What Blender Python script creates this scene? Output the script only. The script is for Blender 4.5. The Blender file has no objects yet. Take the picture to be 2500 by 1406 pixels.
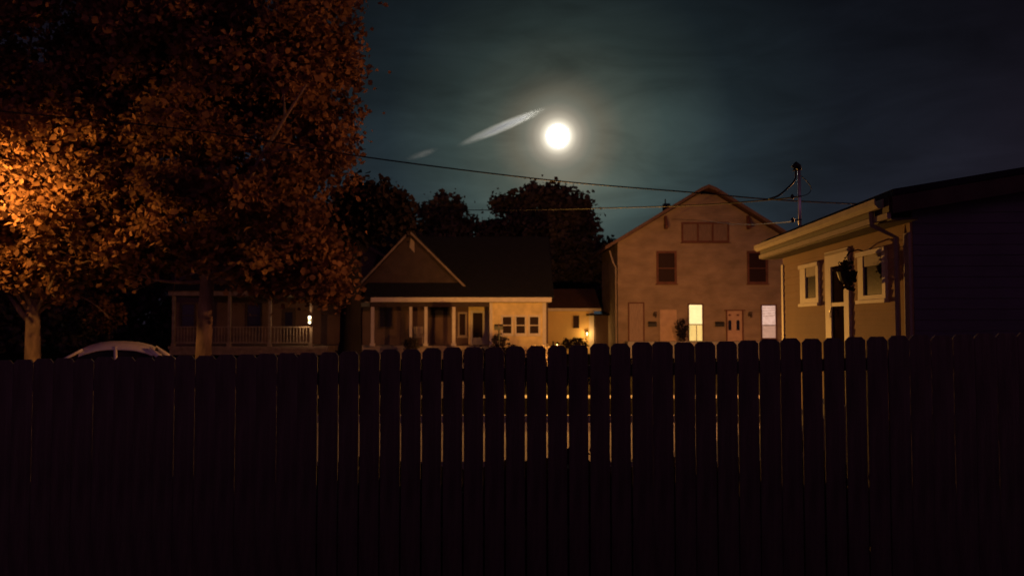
import bpy, math, random
import numpy as np
from mathutils import Vector, Matrix

R = math.radians
random.seed(7)
sc = bpy.context.scene
C = sc.collection

# ------------------------------------------------------------------ camera
EYE = 2.0
PITCH = math.atan(82 / 1944)
cam_d = bpy.data.cameras.new("camera")
cam = bpy.data.objects.new("camera", cam_d)
C.objects.link(cam)
cam.location = (0, 0, EYE)
cam.rotation_euler = (math.pi / 2 + PITCH, 0, 0)
cam_d.lens = 28
cam_d.sensor_width = 36
cam_d.clip_start = 0.05
cam_d.clip_end = 6000
cam_d.dof.use_dof = True
cam_d.dof.focus_distance = 7.5
cam_d.dof.aperture_fstop = 1.8
sc.camera = cam


def P(px, py, Y):
    """point at depth Y seen at photo pixel px, py"""
    u = (px - 1250) / 1944
    v = (703 - py) / 1944
    d = (u, math.cos(PITCH) - v * math.sin(PITCH), math.sin(PITCH) + v * math.cos(PITCH))
    t = Y / d[1]
    return Vector((d[0] * t, Y, EYE + d[2] * t))


# ------------------------------------------------------------------ world: moonlit night sky
MOON_DIR = (P(1362, 333, 100) - Vector((0, 0, EYE))).normalized()
world = bpy.data.worlds.new("World")
sc.world = world
world.use_nodes = True
nt = world.node_tree
for n in list(nt.nodes):
    nt.nodes.remove(n)


def wn(t, **k):
    n = nt.nodes.new(t)
    for a, b in k.items():
        setattr(n, a, b)
    return n


def wmath(op, a, b=None, c=None, clamp=False):
    n = wn('ShaderNodeMath', operation=op, use_clamp=clamp)
    for i, v in enumerate((a, b, c)):
        if v is None:
            continue
        if isinstance(v, (int, float)):
            n.inputs[i].default_value = v
        else:
            nt.links.new(v, n.inputs[i])
    return n.outputs[0]


def wmix(op, a, b, fac=1.0):
    n = wn('ShaderNodeMix', data_type='RGBA', blend_type=op)
    for s, v in ((n.inputs[0], fac), (n.inputs[6], a), (n.inputs[7], b)):
        if isinstance(v, (int, float)):
            s.default_value = v
        elif isinstance(v, tuple):
            s.default_value = v
        else:
            nt.links.new(v, s)
    return n.outputs[2]


tc = wn('ShaderNodeTexCoord')
dirv = tc.outputs['Generated']
dn = wn('ShaderNodeVectorMath', operation='DOT_PRODUCT')
nt.links.new(dirv, dn.inputs[0])
dn.inputs[1].default_value = MOON_DIR
ang = wmath('MULTIPLY', wmath('ARCCOSINE', wmath('MINIMUM', dn.outputs['Value'], 0.9999999)), 180 / math.pi)
# the glow of the moon through thin cloud, by angle from the moon
t_ang = wmath('POWER', wmath('DIVIDE', ang, 60.0, clamp=True), 0.5)
ramp = wn('ShaderNodeValToRGB')
nt.links.new(t_ang, ramp.inputs[0])
stops = [(0.0, (2.0, 1.8, 1.5)), (.80, (1.3, 1.2, 1.0)), (1.05, (.80, .72, .56)), (1.35, (.46, .41, .32)), (1.8, (.27, .245, .19)), (2.4, (.165, .166, .13)),
         (3.2, (.125, .122, .092)), (4.8, (.064, .083, .070)), (7.5, (.032, .050, .048)),
         (12, (.0122, .0210, .0265)), (19, (.0072, .0096, .0150)), (30, (.0068, .0055, .0098)), (55, (.0065, .0050, .0090))]
els = ramp.color_ramp.elements
els[0].position = 0
els[0].color = (*stops[0][1], 1)
els[1].position = math.sqrt(stops[-1][0] / 60)
els[1].color = (*stops[-1][1], 1)
for a, c_ in stops[1:-1]:
    e = els.new(math.sqrt(a / 60))
    e.color = (*c_, 1)
# thin streaky cloud
mp = wn('ShaderNodeMapping')
mp.inputs['Scale'].default_value = (2.2, 2.2, 8)
mp.inputs['Rotation'].default_value = (0, R(9), 0)
nt.links.new(dirv, mp.inputs['Vector'])
nz = wn('ShaderNodeTexNoise')
nz.inputs['Scale'].default_value = 2.6
nz.inputs['Detail'].default_value = 6
nz.inputs['Roughness'].default_value = .55
nz.inputs['Distortion'].default_value = .5
nt.links.new(mp.outputs[0], nz.inputs['Vector'])
mr = wn('ShaderNodeMapRange')
mr.inputs[1].default_value = .3
mr.inputs[2].default_value = .72
mr.inputs[3].default_value = .70
mr.inputs[4].default_value = 1.32
nt.links.new(nz.outputs[0], mr.inputs[0])
sep = wn('ShaderNodeSeparateXYZ')
nt.links.new(dirv, sep.inputs[0])
# cloud is thicker low down in front
el = wn('ShaderNodeMapRange', interpolation_type='SMOOTHSTEP')
el.inputs[1].default_value = .10
el.inputs[2].default_value = .36
el.inputs[3].default_value = 1.45
el.inputs[4].default_value = .55
nt.links.new(sep.outputs[2], el.inputs[0])
cl = wmath('MULTIPLY', mr.outputs[0], el.outputs[0])
near = wn('ShaderNodeMapRange')
near.inputs[1].default_value = 1.2
near.inputs[2].default_value = 4.0
near.inputs[3].default_value = 0
near.inputs[4].default_value = 1
nt.links.new(ang, near.inputs[0])
clf = wmath('ADD', wmath('MULTIPLY', near.outputs[0], wmath('SUBTRACT', cl, 1.0)), 1.0)
glow = wn('ShaderNodeVectorMath', operation='SCALE')
nt.links.new(ramp.outputs[0], glow.inputs[0])
nt.links.new(clf, glow.inputs['Scale'])
# purplish fill glow added to the low sky behind the camera, lifting the blacks
back = wn('ShaderNodeMapRange', interpolation_type='SMOOTHSTEP')
back.inputs[1].default_value = .15
back.inputs[2].default_value = -.8
nt.links.new(sep.outputs[1], back.inputs[0])
low = wn('ShaderNodeMapRange', interpolation_type='SMOOTHSTEP')
low.inputs[1].default_value = .75
low.inputs[2].default_value = .05
nt.links.new(sep.outputs[2], low.inputs[0])
rear_fill = wmath('MULTIPLY', back.outputs[0], low.outputs[0])
tcol = wn('ShaderNodeVectorMath', operation='SCALE')
tcol.inputs[0].default_value = (.17, .062, .14)
nt.links.new(rear_fill, tcol.inputs['Scale'])
add = wn('ShaderNodeVectorMath', operation='ADD')
nt.links.new(glow.outputs[0], add.inputs[0])
nt.links.new(tcol.outputs[0], add.inputs[1])
# moonlit air
sky = wn('ShaderNodeTexSky', sky_type='NISHITA')
sky.sun_disc = False
sky.sun_elevation = math.asin(MOON_DIR.z)
sky.sun_rotation = math.atan2(MOON_DIR.x, MOON_DIR.y)
ss = wn('ShaderNodeVectorMath', operation='SCALE')
nt.links.new(sky.outputs[0], ss.inputs[0])
ss.inputs['Scale'].default_value = .00012
add2 = wn('ShaderNodeVectorMath', operation='ADD')
nt.links.new(add.outputs[0], add2.inputs[0])
nt.links.new(ss.outputs[0], add2.inputs[1])
bg = wn('ShaderNodeBackground')
bg.inputs[1].default_value = 1.0
nt.links.new(add2.outputs[0], bg.inputs[0])
wo = wn('ShaderNodeOutputWorld')
nt.links.new(bg.outputs[0], wo.inputs[0])

# ------------------------------------------------------------------ render
sc.view_settings.view_transform = 'Standard'
sc.view_settings.look = 'None'
sc.view_settings.exposure = 0
sc.view_settings.gamma = 1
sc.cycles.use_denoising = True
sc.cycles.max_bounces = 5
sc.cycles.diffuse_bounces = 3
sc.cycles.sample_clamp_indirect = 2.0
sc.cycles.volume_bounces = 0
sc.cycles.volume_step_rate = 1.0
sc.cycles.caustics_reflective = False
sc.cycles.caustics_refractive = False

# assumed or added lamps, all out of sight: (position of the light, colour, watts)
SODIUM = (1.0, .40, .085)
L_LEFT = (Vector((-14.0, 20.6, 5.7)), (1.0, .44, .075), 1500)
L_HID = (Vector((10.2, 22.0, 4.75)), (1.0, .39, .11), 5000)
L_POST = (P(1361, 850, 27), (1.0, .44, .08), 4200)  # unseen lantern added to light the clapboard wall and sun porch


# ------------------------------------------------------------------ materials
def mat(name, col, rough=.8, var=.15, scale=3.0, bump=0.0, bscale=40.0, siding=0.0, metal=0.0, tint=None, spec=.3,
        stretch=(1, 1, 1), boards=0.0, trans=0.0):
    m = bpy.data.materials.new(name)
    m.use_nodes = True
    t = m.node_tree
    b = t.nodes['Principled BSDF']
    b.inputs['Roughness'].default_value = rough
    b.inputs['Metallic'].default_value = metal
    b.inputs['Specular IOR Level'].default_value = spec
    co = t.nodes.new('ShaderNodeTexCoord')
    mpn = t.nodes.new('ShaderNodeMapping')
    mpn.inputs['Scale'].default_value = stretch
    t.links.new(co.outputs['Object'], mpn.inputs[0])
    n = t.nodes.new('ShaderNodeTexNoise')
    n.inputs['Scale'].default_value = scale
    n.inputs['Detail'].default_value = 5
    t.links.new(mpn.outputs[0], n.inputs['Vector'])
    cr = t.nodes.new('ShaderNodeValToRGB')
    e = cr.color_ramp.elements
    e[0].position = .3
    e[1].position = .7
    c2 = tint or tuple(min(1, c * (1 + var)) for c in col)
    e[0].color = (*[c * (1 - var) for c in col], 1)
    e[1].color = (*c2, 1)
    t.links.new(n.outputs[0], cr.inputs[0])
    t.links.new(cr.outputs[0], b.inputs['Base Color'])
    h = None
    if bump:
        n2 = t.nodes.new('ShaderNodeTexNoise')
        n2.inputs['Scale'].default_value = bscale
        n2.inputs['Detail'].default_value = 4
        t.links.new(mpn.outputs[0], n2.inputs['Vector'])
        bp = t.nodes.new('ShaderNodeBump')
        bp.inputs['Strength'].default_value = bump
        bp.inputs['Distance'].default_value = .02
        t.links.new(n2.outputs[0], bp.inputs['Height'])
        h = bp
    if siding:
        sx = t.nodes.new('ShaderNodeSeparateXYZ')
        t.links.new(co.outputs['Object'], sx.inputs[0])
        dv = t.nodes.new('ShaderNodeMath')
        dv.operation = 'DIVIDE'
        dv.inputs[1].default_value = siding
        t.links.new(sx.outputs[2], dv.inputs[0])
        fr = t.nodes.new('ShaderNodeMath')
        fr.operation = 'FRACT'
        t.links.new(dv.outputs[0], fr.inputs[0])
        bp = t.nodes.new('ShaderNodeBump')
        bp.invert = True
        bp.inputs['Strength'].default_value = .9
        bp.inputs['Distance'].default_value = siding * .12
        t.links.new(fr.outputs[0], bp.inputs['Height'])
        if h:
            t.links.new(h.outputs[0], bp.inputs['Normal'])
        h = bp
    if h:
        t.links.new(h.outputs[0], b.inputs['Normal'])
    if trans:
        out = t.nodes['Material Output']
        tr = t.nodes.new('ShaderNodeBsdfTranslucent')
        t.links.new(cr.outputs[0], tr.inputs[0])
        mx = t.nodes.new('ShaderNodeMixShader')
        mx.inputs[0].default_value = trans
        t.links.new(b.outputs[0], mx.inputs[1])
        t.links.new(tr.outputs[0], mx.inputs[2])
        t.links.new(mx.outputs[0], out.inputs[0])
    return m


def emit(name, col, strength, var=0.0, scale=6):
    m = bpy.data.materials.new(name)
    m.use_nodes = True
    t = m.node_tree
    b = t.nodes['Principled BSDF']
    b.inputs['Base Color'].default_value = (.5, .5, .5, 1)
    b.inputs['Emission Color'].default_value = (*col, 1)
    b.inputs['Emission Strength'].default_value = strength
    if var:
        co = t.nodes.new('ShaderNodeTexCoord')
        n = t.nodes.new('ShaderNodeTexNoise')
        n.inputs['Scale'].default_value = scale
        t.links.new(co.outputs['Object'], n.inputs['Vector'])
        mr_ = t.nodes.new('ShaderNodeMapRange')
        mr_.inputs[1].default_value = .3
        mr_.inputs[2].default_value = .7
        mr_.inputs[3].default_value = strength * (1 - var)
        mr_.inputs[4].default_value = strength * (1 + var)
        t.links.new(n.outputs[0], mr_.inputs[0])
        t.links.new(mr_.outputs[0], b.inputs['Emission Strength'])
    return m


def glass(name, col=(.012, .010, .013), rough=.22, spec=.4):
    m = bpy.data.materials.new(name)
    m.use_nodes = True
    b = m.node_tree.nodes['Principled BSDF']
    b.inputs['Base Color'].default_value = (*col, 1)
    b.inputs['Roughness'].default_value = rough
    b.inputs['Specular IOR Level'].default_value = .5
    b.inputs['Specular IOR Level'].default_value = spec
    return m


M = dict(
    grass=mat('lawn_grass', (.014, .015, .010), .95, .4, 1.3, .8, 60, tint=(.026, .023, .014), spec=0.0),
    asphalt=mat('worn_asphalt', (.36, .35, .35), .85, .2, 2, .5, 90),
    concrete=mat('concrete', (.32, .30, .27), .85, .15, 1.5, .3, 50),
    fence=mat('weathered_wood', (.21, .165, .16), .85, .35, 3, .6, 30, stretch=(6, 6, .6)),
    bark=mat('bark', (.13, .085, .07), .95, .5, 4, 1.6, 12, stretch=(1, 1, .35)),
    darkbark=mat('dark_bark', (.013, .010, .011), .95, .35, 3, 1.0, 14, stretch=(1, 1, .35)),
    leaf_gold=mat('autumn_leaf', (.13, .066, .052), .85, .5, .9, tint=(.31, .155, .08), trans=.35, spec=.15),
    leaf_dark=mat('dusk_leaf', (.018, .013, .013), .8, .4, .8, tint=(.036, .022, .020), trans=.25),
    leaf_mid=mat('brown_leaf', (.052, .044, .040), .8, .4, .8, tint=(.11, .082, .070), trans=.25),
    shingle=mat('dark_shingle', (.012, .012, .018), .9, .25, 4, .6, 30),
    shingle_red=mat('red_shingle', (.10, .048, .042), .9, .25, 4, .6, 30),
    tan=mat('tan_siding', (.28, .205, .145), .85, .2, 1.6, .25, 25, siding=.14, tint=(.36, .265, .19), stretch=(.6, .6, 1.1)),
    pale_red=mat('brown_trim', (.13, .05, .035), .7, .2, 3),
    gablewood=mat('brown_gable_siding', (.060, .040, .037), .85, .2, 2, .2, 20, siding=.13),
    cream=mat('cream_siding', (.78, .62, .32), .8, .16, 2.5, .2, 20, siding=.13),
    yellow=mat('pale_yellow_siding', (.72, .52, .22), .8, .08, .8, .2, 20, siding=.13),
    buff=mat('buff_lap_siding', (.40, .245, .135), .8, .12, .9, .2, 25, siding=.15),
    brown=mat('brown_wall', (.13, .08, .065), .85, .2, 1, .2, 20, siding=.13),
    white=mat('white_trim', (.68, .60, .50), .6, .08, 4, .1, 30),
    offwhite=mat('aged_white_board', (.33, .26, .21), .7, .12, 5, .2, 30),
    darkwood_shade=mat('dark_wood_and_shade', (.055, .035, .028), .7, .3, 4),  # real dark wood, also the painted shade on the clapboard building's fascia
    dull=mat('dull_trim', (.20, .15, .125), .8, .25, 4, .1, 30),
    black=mat('black_paint', (.015, .014, .014), .5, .2, 4),
    metal=mat('galvanised_metal', (.62, .60, .58), .32, .1, 8, metal=1.0),
    conduit=mat('bare_conduit', (.80, .77, .72), .38, .08, 8, metal=.75, spec=.5),
    cable=mat('black_cable', (.012, .012, .013), .6, .1, 5),
    curtain=mat('dim_curtain', (.33, .24, .19), .9, .15, 5, stretch=(4, 1, .5)),
    attic_blind=mat('dim_attic_blind', (.20, .135, .11), .9, .15, 5, stretch=(4, 1, .5)),
    gable_shade=mat('shaded_gable_siding', (.11, .10, .13), .9, .15, 2, .2, 30),  # near-black look of the unlit gable end, put into the colour
    carpaint=mat('pale_car_paint', (.72, .66, .60), .28, .03, 3, spec=.6),
    tyre=mat('tyre_rubber', (.02, .02, .02), .8, .2, 5),
    glass=glass('dark_glass'),
    glass2=glass('warm_dark_glass', (.028, .013, .012), .5, .08),
    screen=mat('door_screen', (.03, .018, .014), .95, .2, 4, spec=0.0),
    shade_lit=emit('lit_blind', (1.0, .80, .36), 1.05, .12),
    curtain_lit=emit('lit_curtain', (1.0, .70, .20), .72, .14, 9),
    pink_lit=emit('lit_pinkish_blind', (1.0, .66, .55), .52, .22, 5),
    pink_low=emit('lit_lower_sash', (.95, .55, .42), .30, .2, 5),
    bulb=emit('bulb', (1.0, .82, .5), 14),
    lens=emit('lamp_lens', (1.0, .5, .15), 6),
    moon=emit('moon_surface', (1.0, .97, .90), 130),
)


# ------------------------------------------------------------------ builders
class MB:
    def __init__(s):
        s.v, s.f = [], []

    def add(s, vs, fs):
        o = len(s.v)
        s.v += [tuple(v) for v in vs]
        s.f += [tuple(i + o for i in f) for f in fs]
        return s

    def box(s, x0, x1, y0, y1, z0, z1):
        return s.add([(x0, y0, z0), (x1, y0, z0), (x1, y1, z0), (x0, y1, z0),
                      (x0, y0, z1), (x1, y0, z1), (x1, y1, z1), (x0, y1, z1)],
                     [(0, 3, 2, 1), (4, 5, 6, 7), (0, 1, 5, 4), (1, 2, 6, 5), (2, 3, 7, 6), (3, 0, 4, 7)])

    def prism_y(s, poly, y0, y1):
        """poly of (x, z), counter-clockwise seen from -y"""
        n = len(poly)
        vs = [(x, y0, z) for x, z in poly] + [(x, y1, z) for x, z in poly]
        fs = [tuple(range(n)), tuple(reversed(range(n, 2 * n)))]
        fs += [(i, i + n, (i + 1) % n + n, (i + 1) % n) for i in range(n)]
        return s.add(vs, fs)

    def prism_x(s, poly, x0, x1):
        """poly of (y, z)"""
        n = len(poly)
        vs = [(x0, y, z) for y, z in poly] + [(x1, y, z) for y, z in poly]
        fs = [tuple(reversed(range(n))), tuple(range(n, 2 * n))]
        fs += [(i, (i + 1) % n, (i + 1) % n + n, i + n) for i in range(n)]
        return s.add(vs, fs)

    def tube(s, pts, rad, n=8, cap=True):
        pts = [Vector(p) for p in pts]
        if isinstance(rad, (int, float)):
            rad = [rad] * len(pts)
        vs, fs = [], []
        up = Vector((0, 0, 1))
        for i, p in enumerate(pts):
            a = pts[max(0, i - 1)]
            b = pts[min(len(pts) - 1, i + 1)]
            t = (b - a).normalized()
            side = t.cross(up)
            if side.length < .05:
                side = t.cross(Vector((0, 1, 0)))
            side.normalize()
            o = side.cross(t)
            for k in range(n):
                q = 2 * math.pi * k / n
                vs.append(p + (side * math.cos(q) + o * math.sin(q)) * rad[i])
        for i in range(len(pts) - 1):
            for k in range(n):
                fs.append((i * n + k, i * n + (k + 1) % n, (i + 1) * n + (k + 1) % n, (i + 1) * n + k))
        if cap:
            fs.append(tuple(reversed(range(n))))
            fs.append(tuple(range((len(pts) - 1) * n, len(pts) * n)))
        return s.add(vs, fs)

    def lathe(s, prof, c=(0, 0), n=14):
        """prof of (r, z)"""
        vs, fs = [], []
        for r, z in prof:
            for k in range(n):
                q = 2 * math.pi * k / n
                vs.append((c[0] + r * math.cos(q), c[1] + r * math.sin(q), z))
        for i in range(len(prof) - 1):
            for k in range(n):
                fs.append((i * n + k, i * n + (k + 1) % n, (i + 1) * n + (k + 1) % n, (i + 1) * n + k))
        fs.append(tuple(reversed(range(n))))
        fs.append(tuple(range((len(prof) - 1) * n, len(prof) * n)))
        return s.add(vs, fs)

    def build(s, name, m, parent=None, smooth=False):
        me = bpy.data.meshes.new(name)
        me.from_pydata(s.v, [], s.f)
        me.materials.append(m)
        if smooth:
            me.shade_smooth()
        o = bpy.data.objects.new(name, me)
        C.objects.link(o)
        if parent is not None:
            o.parent = parent
        return o


def tag(o, label=None, cat=None, group=None, kind=None):
    for k, v in (('label', label), ('category', cat), ('group', group), ('kind', kind)):
        if v:
            o[k] = v
    return o


def thing(name, label, cat, loc=(0, 0, 0), rz=0, group=None):
    o = bpy.data.objects.new(name, None)
    o.empty_display_size = .3
    C.objects.link(o)
    o.location = loc
    o.rotation_euler = (0, 0, rz)
    return tag(o, label, cat, group)


def light(name, loc, col, watts, parent, radius=.12):
    d = bpy.data.lights.new(name, 'POINT')
    d.color = col
    d.energy = watts
    d.shadow_soft_size = radius
    o = bpy.data.objects.new(name, d)
    C.objects.link(o)
    o.parent = parent
    o.location = loc
    return o


def spot(name, loc, col, watts, parent, tilt, radius=.12, size=170, blend=.5):
    d = bpy.data.lights.new(name, 'SPOT')
    d.color = col
    d.energy = watts
    d.shadow_soft_size = radius
    d.spot_size = R(size)
    d.spot_blend = blend
    o = bpy.data.objects.new(name, d)
    C.objects.link(o)
    o.parent = parent
    o.location = loc
    o.rotation_euler = Vector(tilt).to_track_quat('-Z', 'Y').to_euler()
    return o


def win(par, x0, x1, z0, z1, y, fm, pm, fw=.08, proud=.06, mid=None, cols=1, sill=True, lower=None, name='window'):
    """window in the x-z plane with its outside towards -y; y is the face of the wall"""
    f = MB()
    f.box(x0, x0 + fw, y - proud, y, z0, z1).box(x1 - fw, x1, y - proud, y, z0, z1)
    f.box(x0 + fw, x1 - fw, y - proud, y, z1 - fw, z1).box(x0 + fw, x1 - fw, y - proud, y, z0, z0 + fw)
    wj = (x1 - x0 - 2 * fw) / cols
    for k in range(1, cols):
        xm = x0 + fw + k * wj
        f.box(xm - fw * .5, xm + fw * .5, y - proud, y, z0 + fw, z1 - fw)
    fo = f.build(name, fm, par)
    if mid is not None:
        MB().box(x0 + fw, x1 - fw, y - proud * .62, y - .011, mid - .025, mid + .025).build('meeting_rail', fm, fo)
    if lower is not None and mid is not None:
        MB().box(x0 + fw, x1 - fw, y - .012, y - .002, z0 + fw, mid).build('lower_pane', lower, fo)
        MB().box(x0 + fw, x1 - fw, y - .012, y - .002, mid + .001, z1 - fw).build('pane', pm, fo)
    else:
        MB().box(x0 + fw, x1 - fw, y - .012, y - .002, z0 + fw, z1 - fw).build('pane', pm, fo)
    if sill:
        MB().box(x0 - .05, x1 + .05, y - proud - .05, y - .001, z0 - .05, z0 - .002).build('sill', fm, fo)
    return fo


def px(p, Y):
    return P(p, 785, Y).x


def pz(p, Y, q=1250):
    return P(q, p, Y).z


# ------------------------------------------------------------------ setting
def sheet(name, x0, x1, y0, y1, z, m, nx=1, ny=1):
    b = MB()
    for i in range(nx):
        for j in range(ny):
            xa, xb = x0 + (x1 - x0) * i / nx, x0 + (x1 - x0) * (i + 1) / nx
            ya, yb = y0 + (y1 - y0) * j / ny, y0 + (y1 - y0) * (j + 1) / ny
            b.add([(xa, ya, z), (xb, ya, z), (xb, yb, z), (xa, yb, z)], [(0, 1, 2, 3)])
    return tag(b.build(name, m), kind='structure')


sheet('ground', -400, 400, -200, 600, 0, M['grass'])
sheet('road', -400, 400, 10.9, 16.0, .004, M['asphalt'])
kb = MB().box(-400, 400, 10.75, 10.9, -.1, .13).box(-400, -15.2, 16.0, 16.15, -.1, .13).box(-8.3, 400, 16.0, 16.15, -.1, .13)
tag(kb.build('kerb', M['concrete']), kind='structure')
sheet('driveway', -15.2, -8.3, 16.0, 23.5, .008, M['concrete'])
sheet('sidewalk', -8.3, 400, 20.8, 21.7, .012, M['concrete'])
sheet('front_path', px(1165, 42) - .5, px(1165, 42) + .5, 21.7, 41.4, .008, M['concrete'])

# ------------------------------------------------------------------ moon and the bright streak of cloud
D = 3000
mb = MB()
bpy_m = MB()
prof = [(math.sin(math.pi * i / 16) * 1.0, -math.cos(math.pi * i / 16)) for i in range(17)]
mr_ = D * math.tan(R(.78))
mo = MB().lathe([(max(.001, r) * mr_, z * mr_) for r, z in prof], n=32).build('moon', M['moon'], smooth=True)
mo.location = Vector((0, 0, EYE)) + MOON_DIR * D
tag(mo, 'bright white full moon glowing high in the sky above the houses', 'moon')


def cloud_mat():
    m = bpy.data.materials.new('thin_cloud')
    m.use_nodes = True
    t = m.node_tree
    for n in list(t.nodes):
        t.nodes.remove(n)
    o = t.nodes.new('ShaderNodeOutputMaterial')
    v = t.nodes.new('ShaderNodeVolumeScatter')
    v.inputs['Color'].default_value = (1.0, .97, .86, 1)
    v.inputs['Anisotropy'].default_value = .84
    co = t.nodes.new('ShaderNodeTexCoord')
    gr = t.nodes.new('ShaderNodeVectorMath')
    gr.operation = 'LENGTH'
    t.links.new(co.outputs['Object'], gr.inputs[0])      # object space: unit ball
    fall = t.nodes.new('ShaderNodeMapRange')
    fall.interpolation_type = 'SMOOTHSTEP'
    fall.inputs[1].default_value = 1.0
    fall.inputs[2].default_value = .05
    fall.inputs[3].default_value = 0
    fall.inputs[4].default_value = 1
    t.links.new(gr.outputs['Value'], fall.inputs[0])
    mpn = t.nodes.new('ShaderNodeMapping')
    mpn.inputs['Scale'].default_value = (2.0, .8, .8)
    t.links.new(co.outputs['Object'], mpn.inputs[0])
    nz_ = t.nodes.new('ShaderNodeTexNoise')
    nz_.inputs['Scale'].default_value = 1.6
    nz_.inputs['Detail'].default_value = 1
    t.links.new(mpn.outputs[0], nz_.inputs[0])
    m1 = t.nodes.new('ShaderNodeMath')
    m1.operation = 'MULTIPLY'
    t.links.new(fall.outputs[0], m1.inputs[0])
    t.links.new(nz_.outputs[0], m1.inputs[1])
    at = t.nodes.new('ShaderNodeAttribute')
    at.attribute_type = 'OBJECT'
    at.attribute_name = 'density'
    m2 = t.nodes.new('ShaderNodeMath')
    m2.operation = 'MULTIPLY'
    t.links.new(m1.outputs[0], m2.inputs[0])
    t.links.new(at.outputs['Fac'], m2.inputs[1])
    t.links.new(m2.outputs[0], v.inputs['Density'])
    t.links.new(v.outputs[0], o.inputs['Volume'])
    return m


CM = cloud_mat()


def cloud(p0, p1, width, density, label):
    Y = 1500
    a, b = P(*p0, Y), P(*p1, Y)
    w = width / 1944 * Y
    pr = [(max(.001, math.sin(math.pi * i / 12)), -math.cos(math.pi * i / 12)) for i in range(13)]
    bm_ = MB().lathe(pr, n=20)
    bm_.v = [(z, x, y) for x, y, z in bm_.v]       # long axis on x
    o = bm_.build('streak_cloud', CM)
    me = o.data
    d = (b - a)
    L = d.length
    o.location = (a + b) / 2
    o.rotation_euler = (0, -math.atan2(d.z, d.x), 0)
    o.scale = (L / 2, w / 2, w / 2)
    o['density'] = density
    return tag(o, label, 'cloud')


cloud((1108, 360), (1342, 261), 28, .28, 'bright slanting streak of thin cloud just left of the moon')
cloud((985, 392), (1075, 362), 20, .12, 'faint short wisp of cloud low left of the bright streak')


# ------------------------------------------------------------------ trees
def leaves_mesh(name, centers, n, spread, size, m, parent, rng, flat=.0):
    """n leaves scattered round clump centres (array k x 3, with spreads)"""
    k = len(centers)
    idx = rng.integers(0, k, n)
    off = rng.normal(0, 1, (n, 3)) * np.array([spread, spread, spread * .8])
    off *= np.where(rng.uniform(0, 1, n) < .12, 1.45, 1.0)[:, None]
    c = centers[idx] + off
    s = size * rng.uniform(.5, 1.45, n)
    # random frames
    a = rng.normal(0, 1, (n, 3))
    a[:, 2] *= .7
    a /= np.linalg.norm(a, axis=1)[:, None]
    b = rng.normal(0, 1, (n, 3))
    b -= (a * b).sum(1)[:, None] * a
    b /= np.linalg.norm(b, axis=1)[:, None]
    nn = np.cross(a, b)
    # folded leaf: base, r1, r2, tip, l2, l1 (two quads sharing the rib)
    tmpl = [(0, 0, 0), (.34, .28, .10), (.42, .50, .13), (0, 1.0, 0), (-.42, .50, .13), (-.34, .28, .10), (.26, 1.0, .05), (-.26, 1.0, .05)]
    V = np.zeros((n, 6, 3))
    for j, (x, y, z) in enumerate(tmpl[:6]):
        V[:, j] = c + (b * x + a * (y - .5) + nn * z) * s[:, None]
    me = bpy.data.meshes.new(name)
    me.vertices.add(n * 6)
    me.vertices.foreach_set('co', V.reshape(-1).astype(np.float32))
    base = (np.arange(n) * 6)[:, None]
    fa = np.concatenate([base + np.array([0, 1, 2, 3]), base + np.array([0, 3, 4, 5])], 1).reshape(-1)
    me.loops.add(n * 8)
    me.loops.foreach_set('vertex_index', fa.astype(np.int32))
    me.polygons.add(n * 2)
    me.polygons.foreach_set('loop_start', (np.arange(n * 2) * 4).astype(np.int32))
    me.polygons.foreach_set('loop_total', np.full(n * 2, 4, np.int32))
    me.materials.append(m)
    me.update(calc_edges=True)
    o = bpy.data.objects.new(name, me)
    C.objects.link(o)
    o.parent = parent
    return o


def bent(a, b, rng, wob=.12, n=6, sag=0.0):
    a, b = Vector(a), Vector(b)
    L = (b - a).length
    pts = []
    w1 = Vector(rng.normal(0, wob * L, 3))
    for i in range(n + 1):
        t = i / n
        pts.append(a.lerp(b, t) + w1 * math.sin(math.pi * t) * .6 + Vector((0, 0, -sag * L * t * t)))
    return pts


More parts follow.
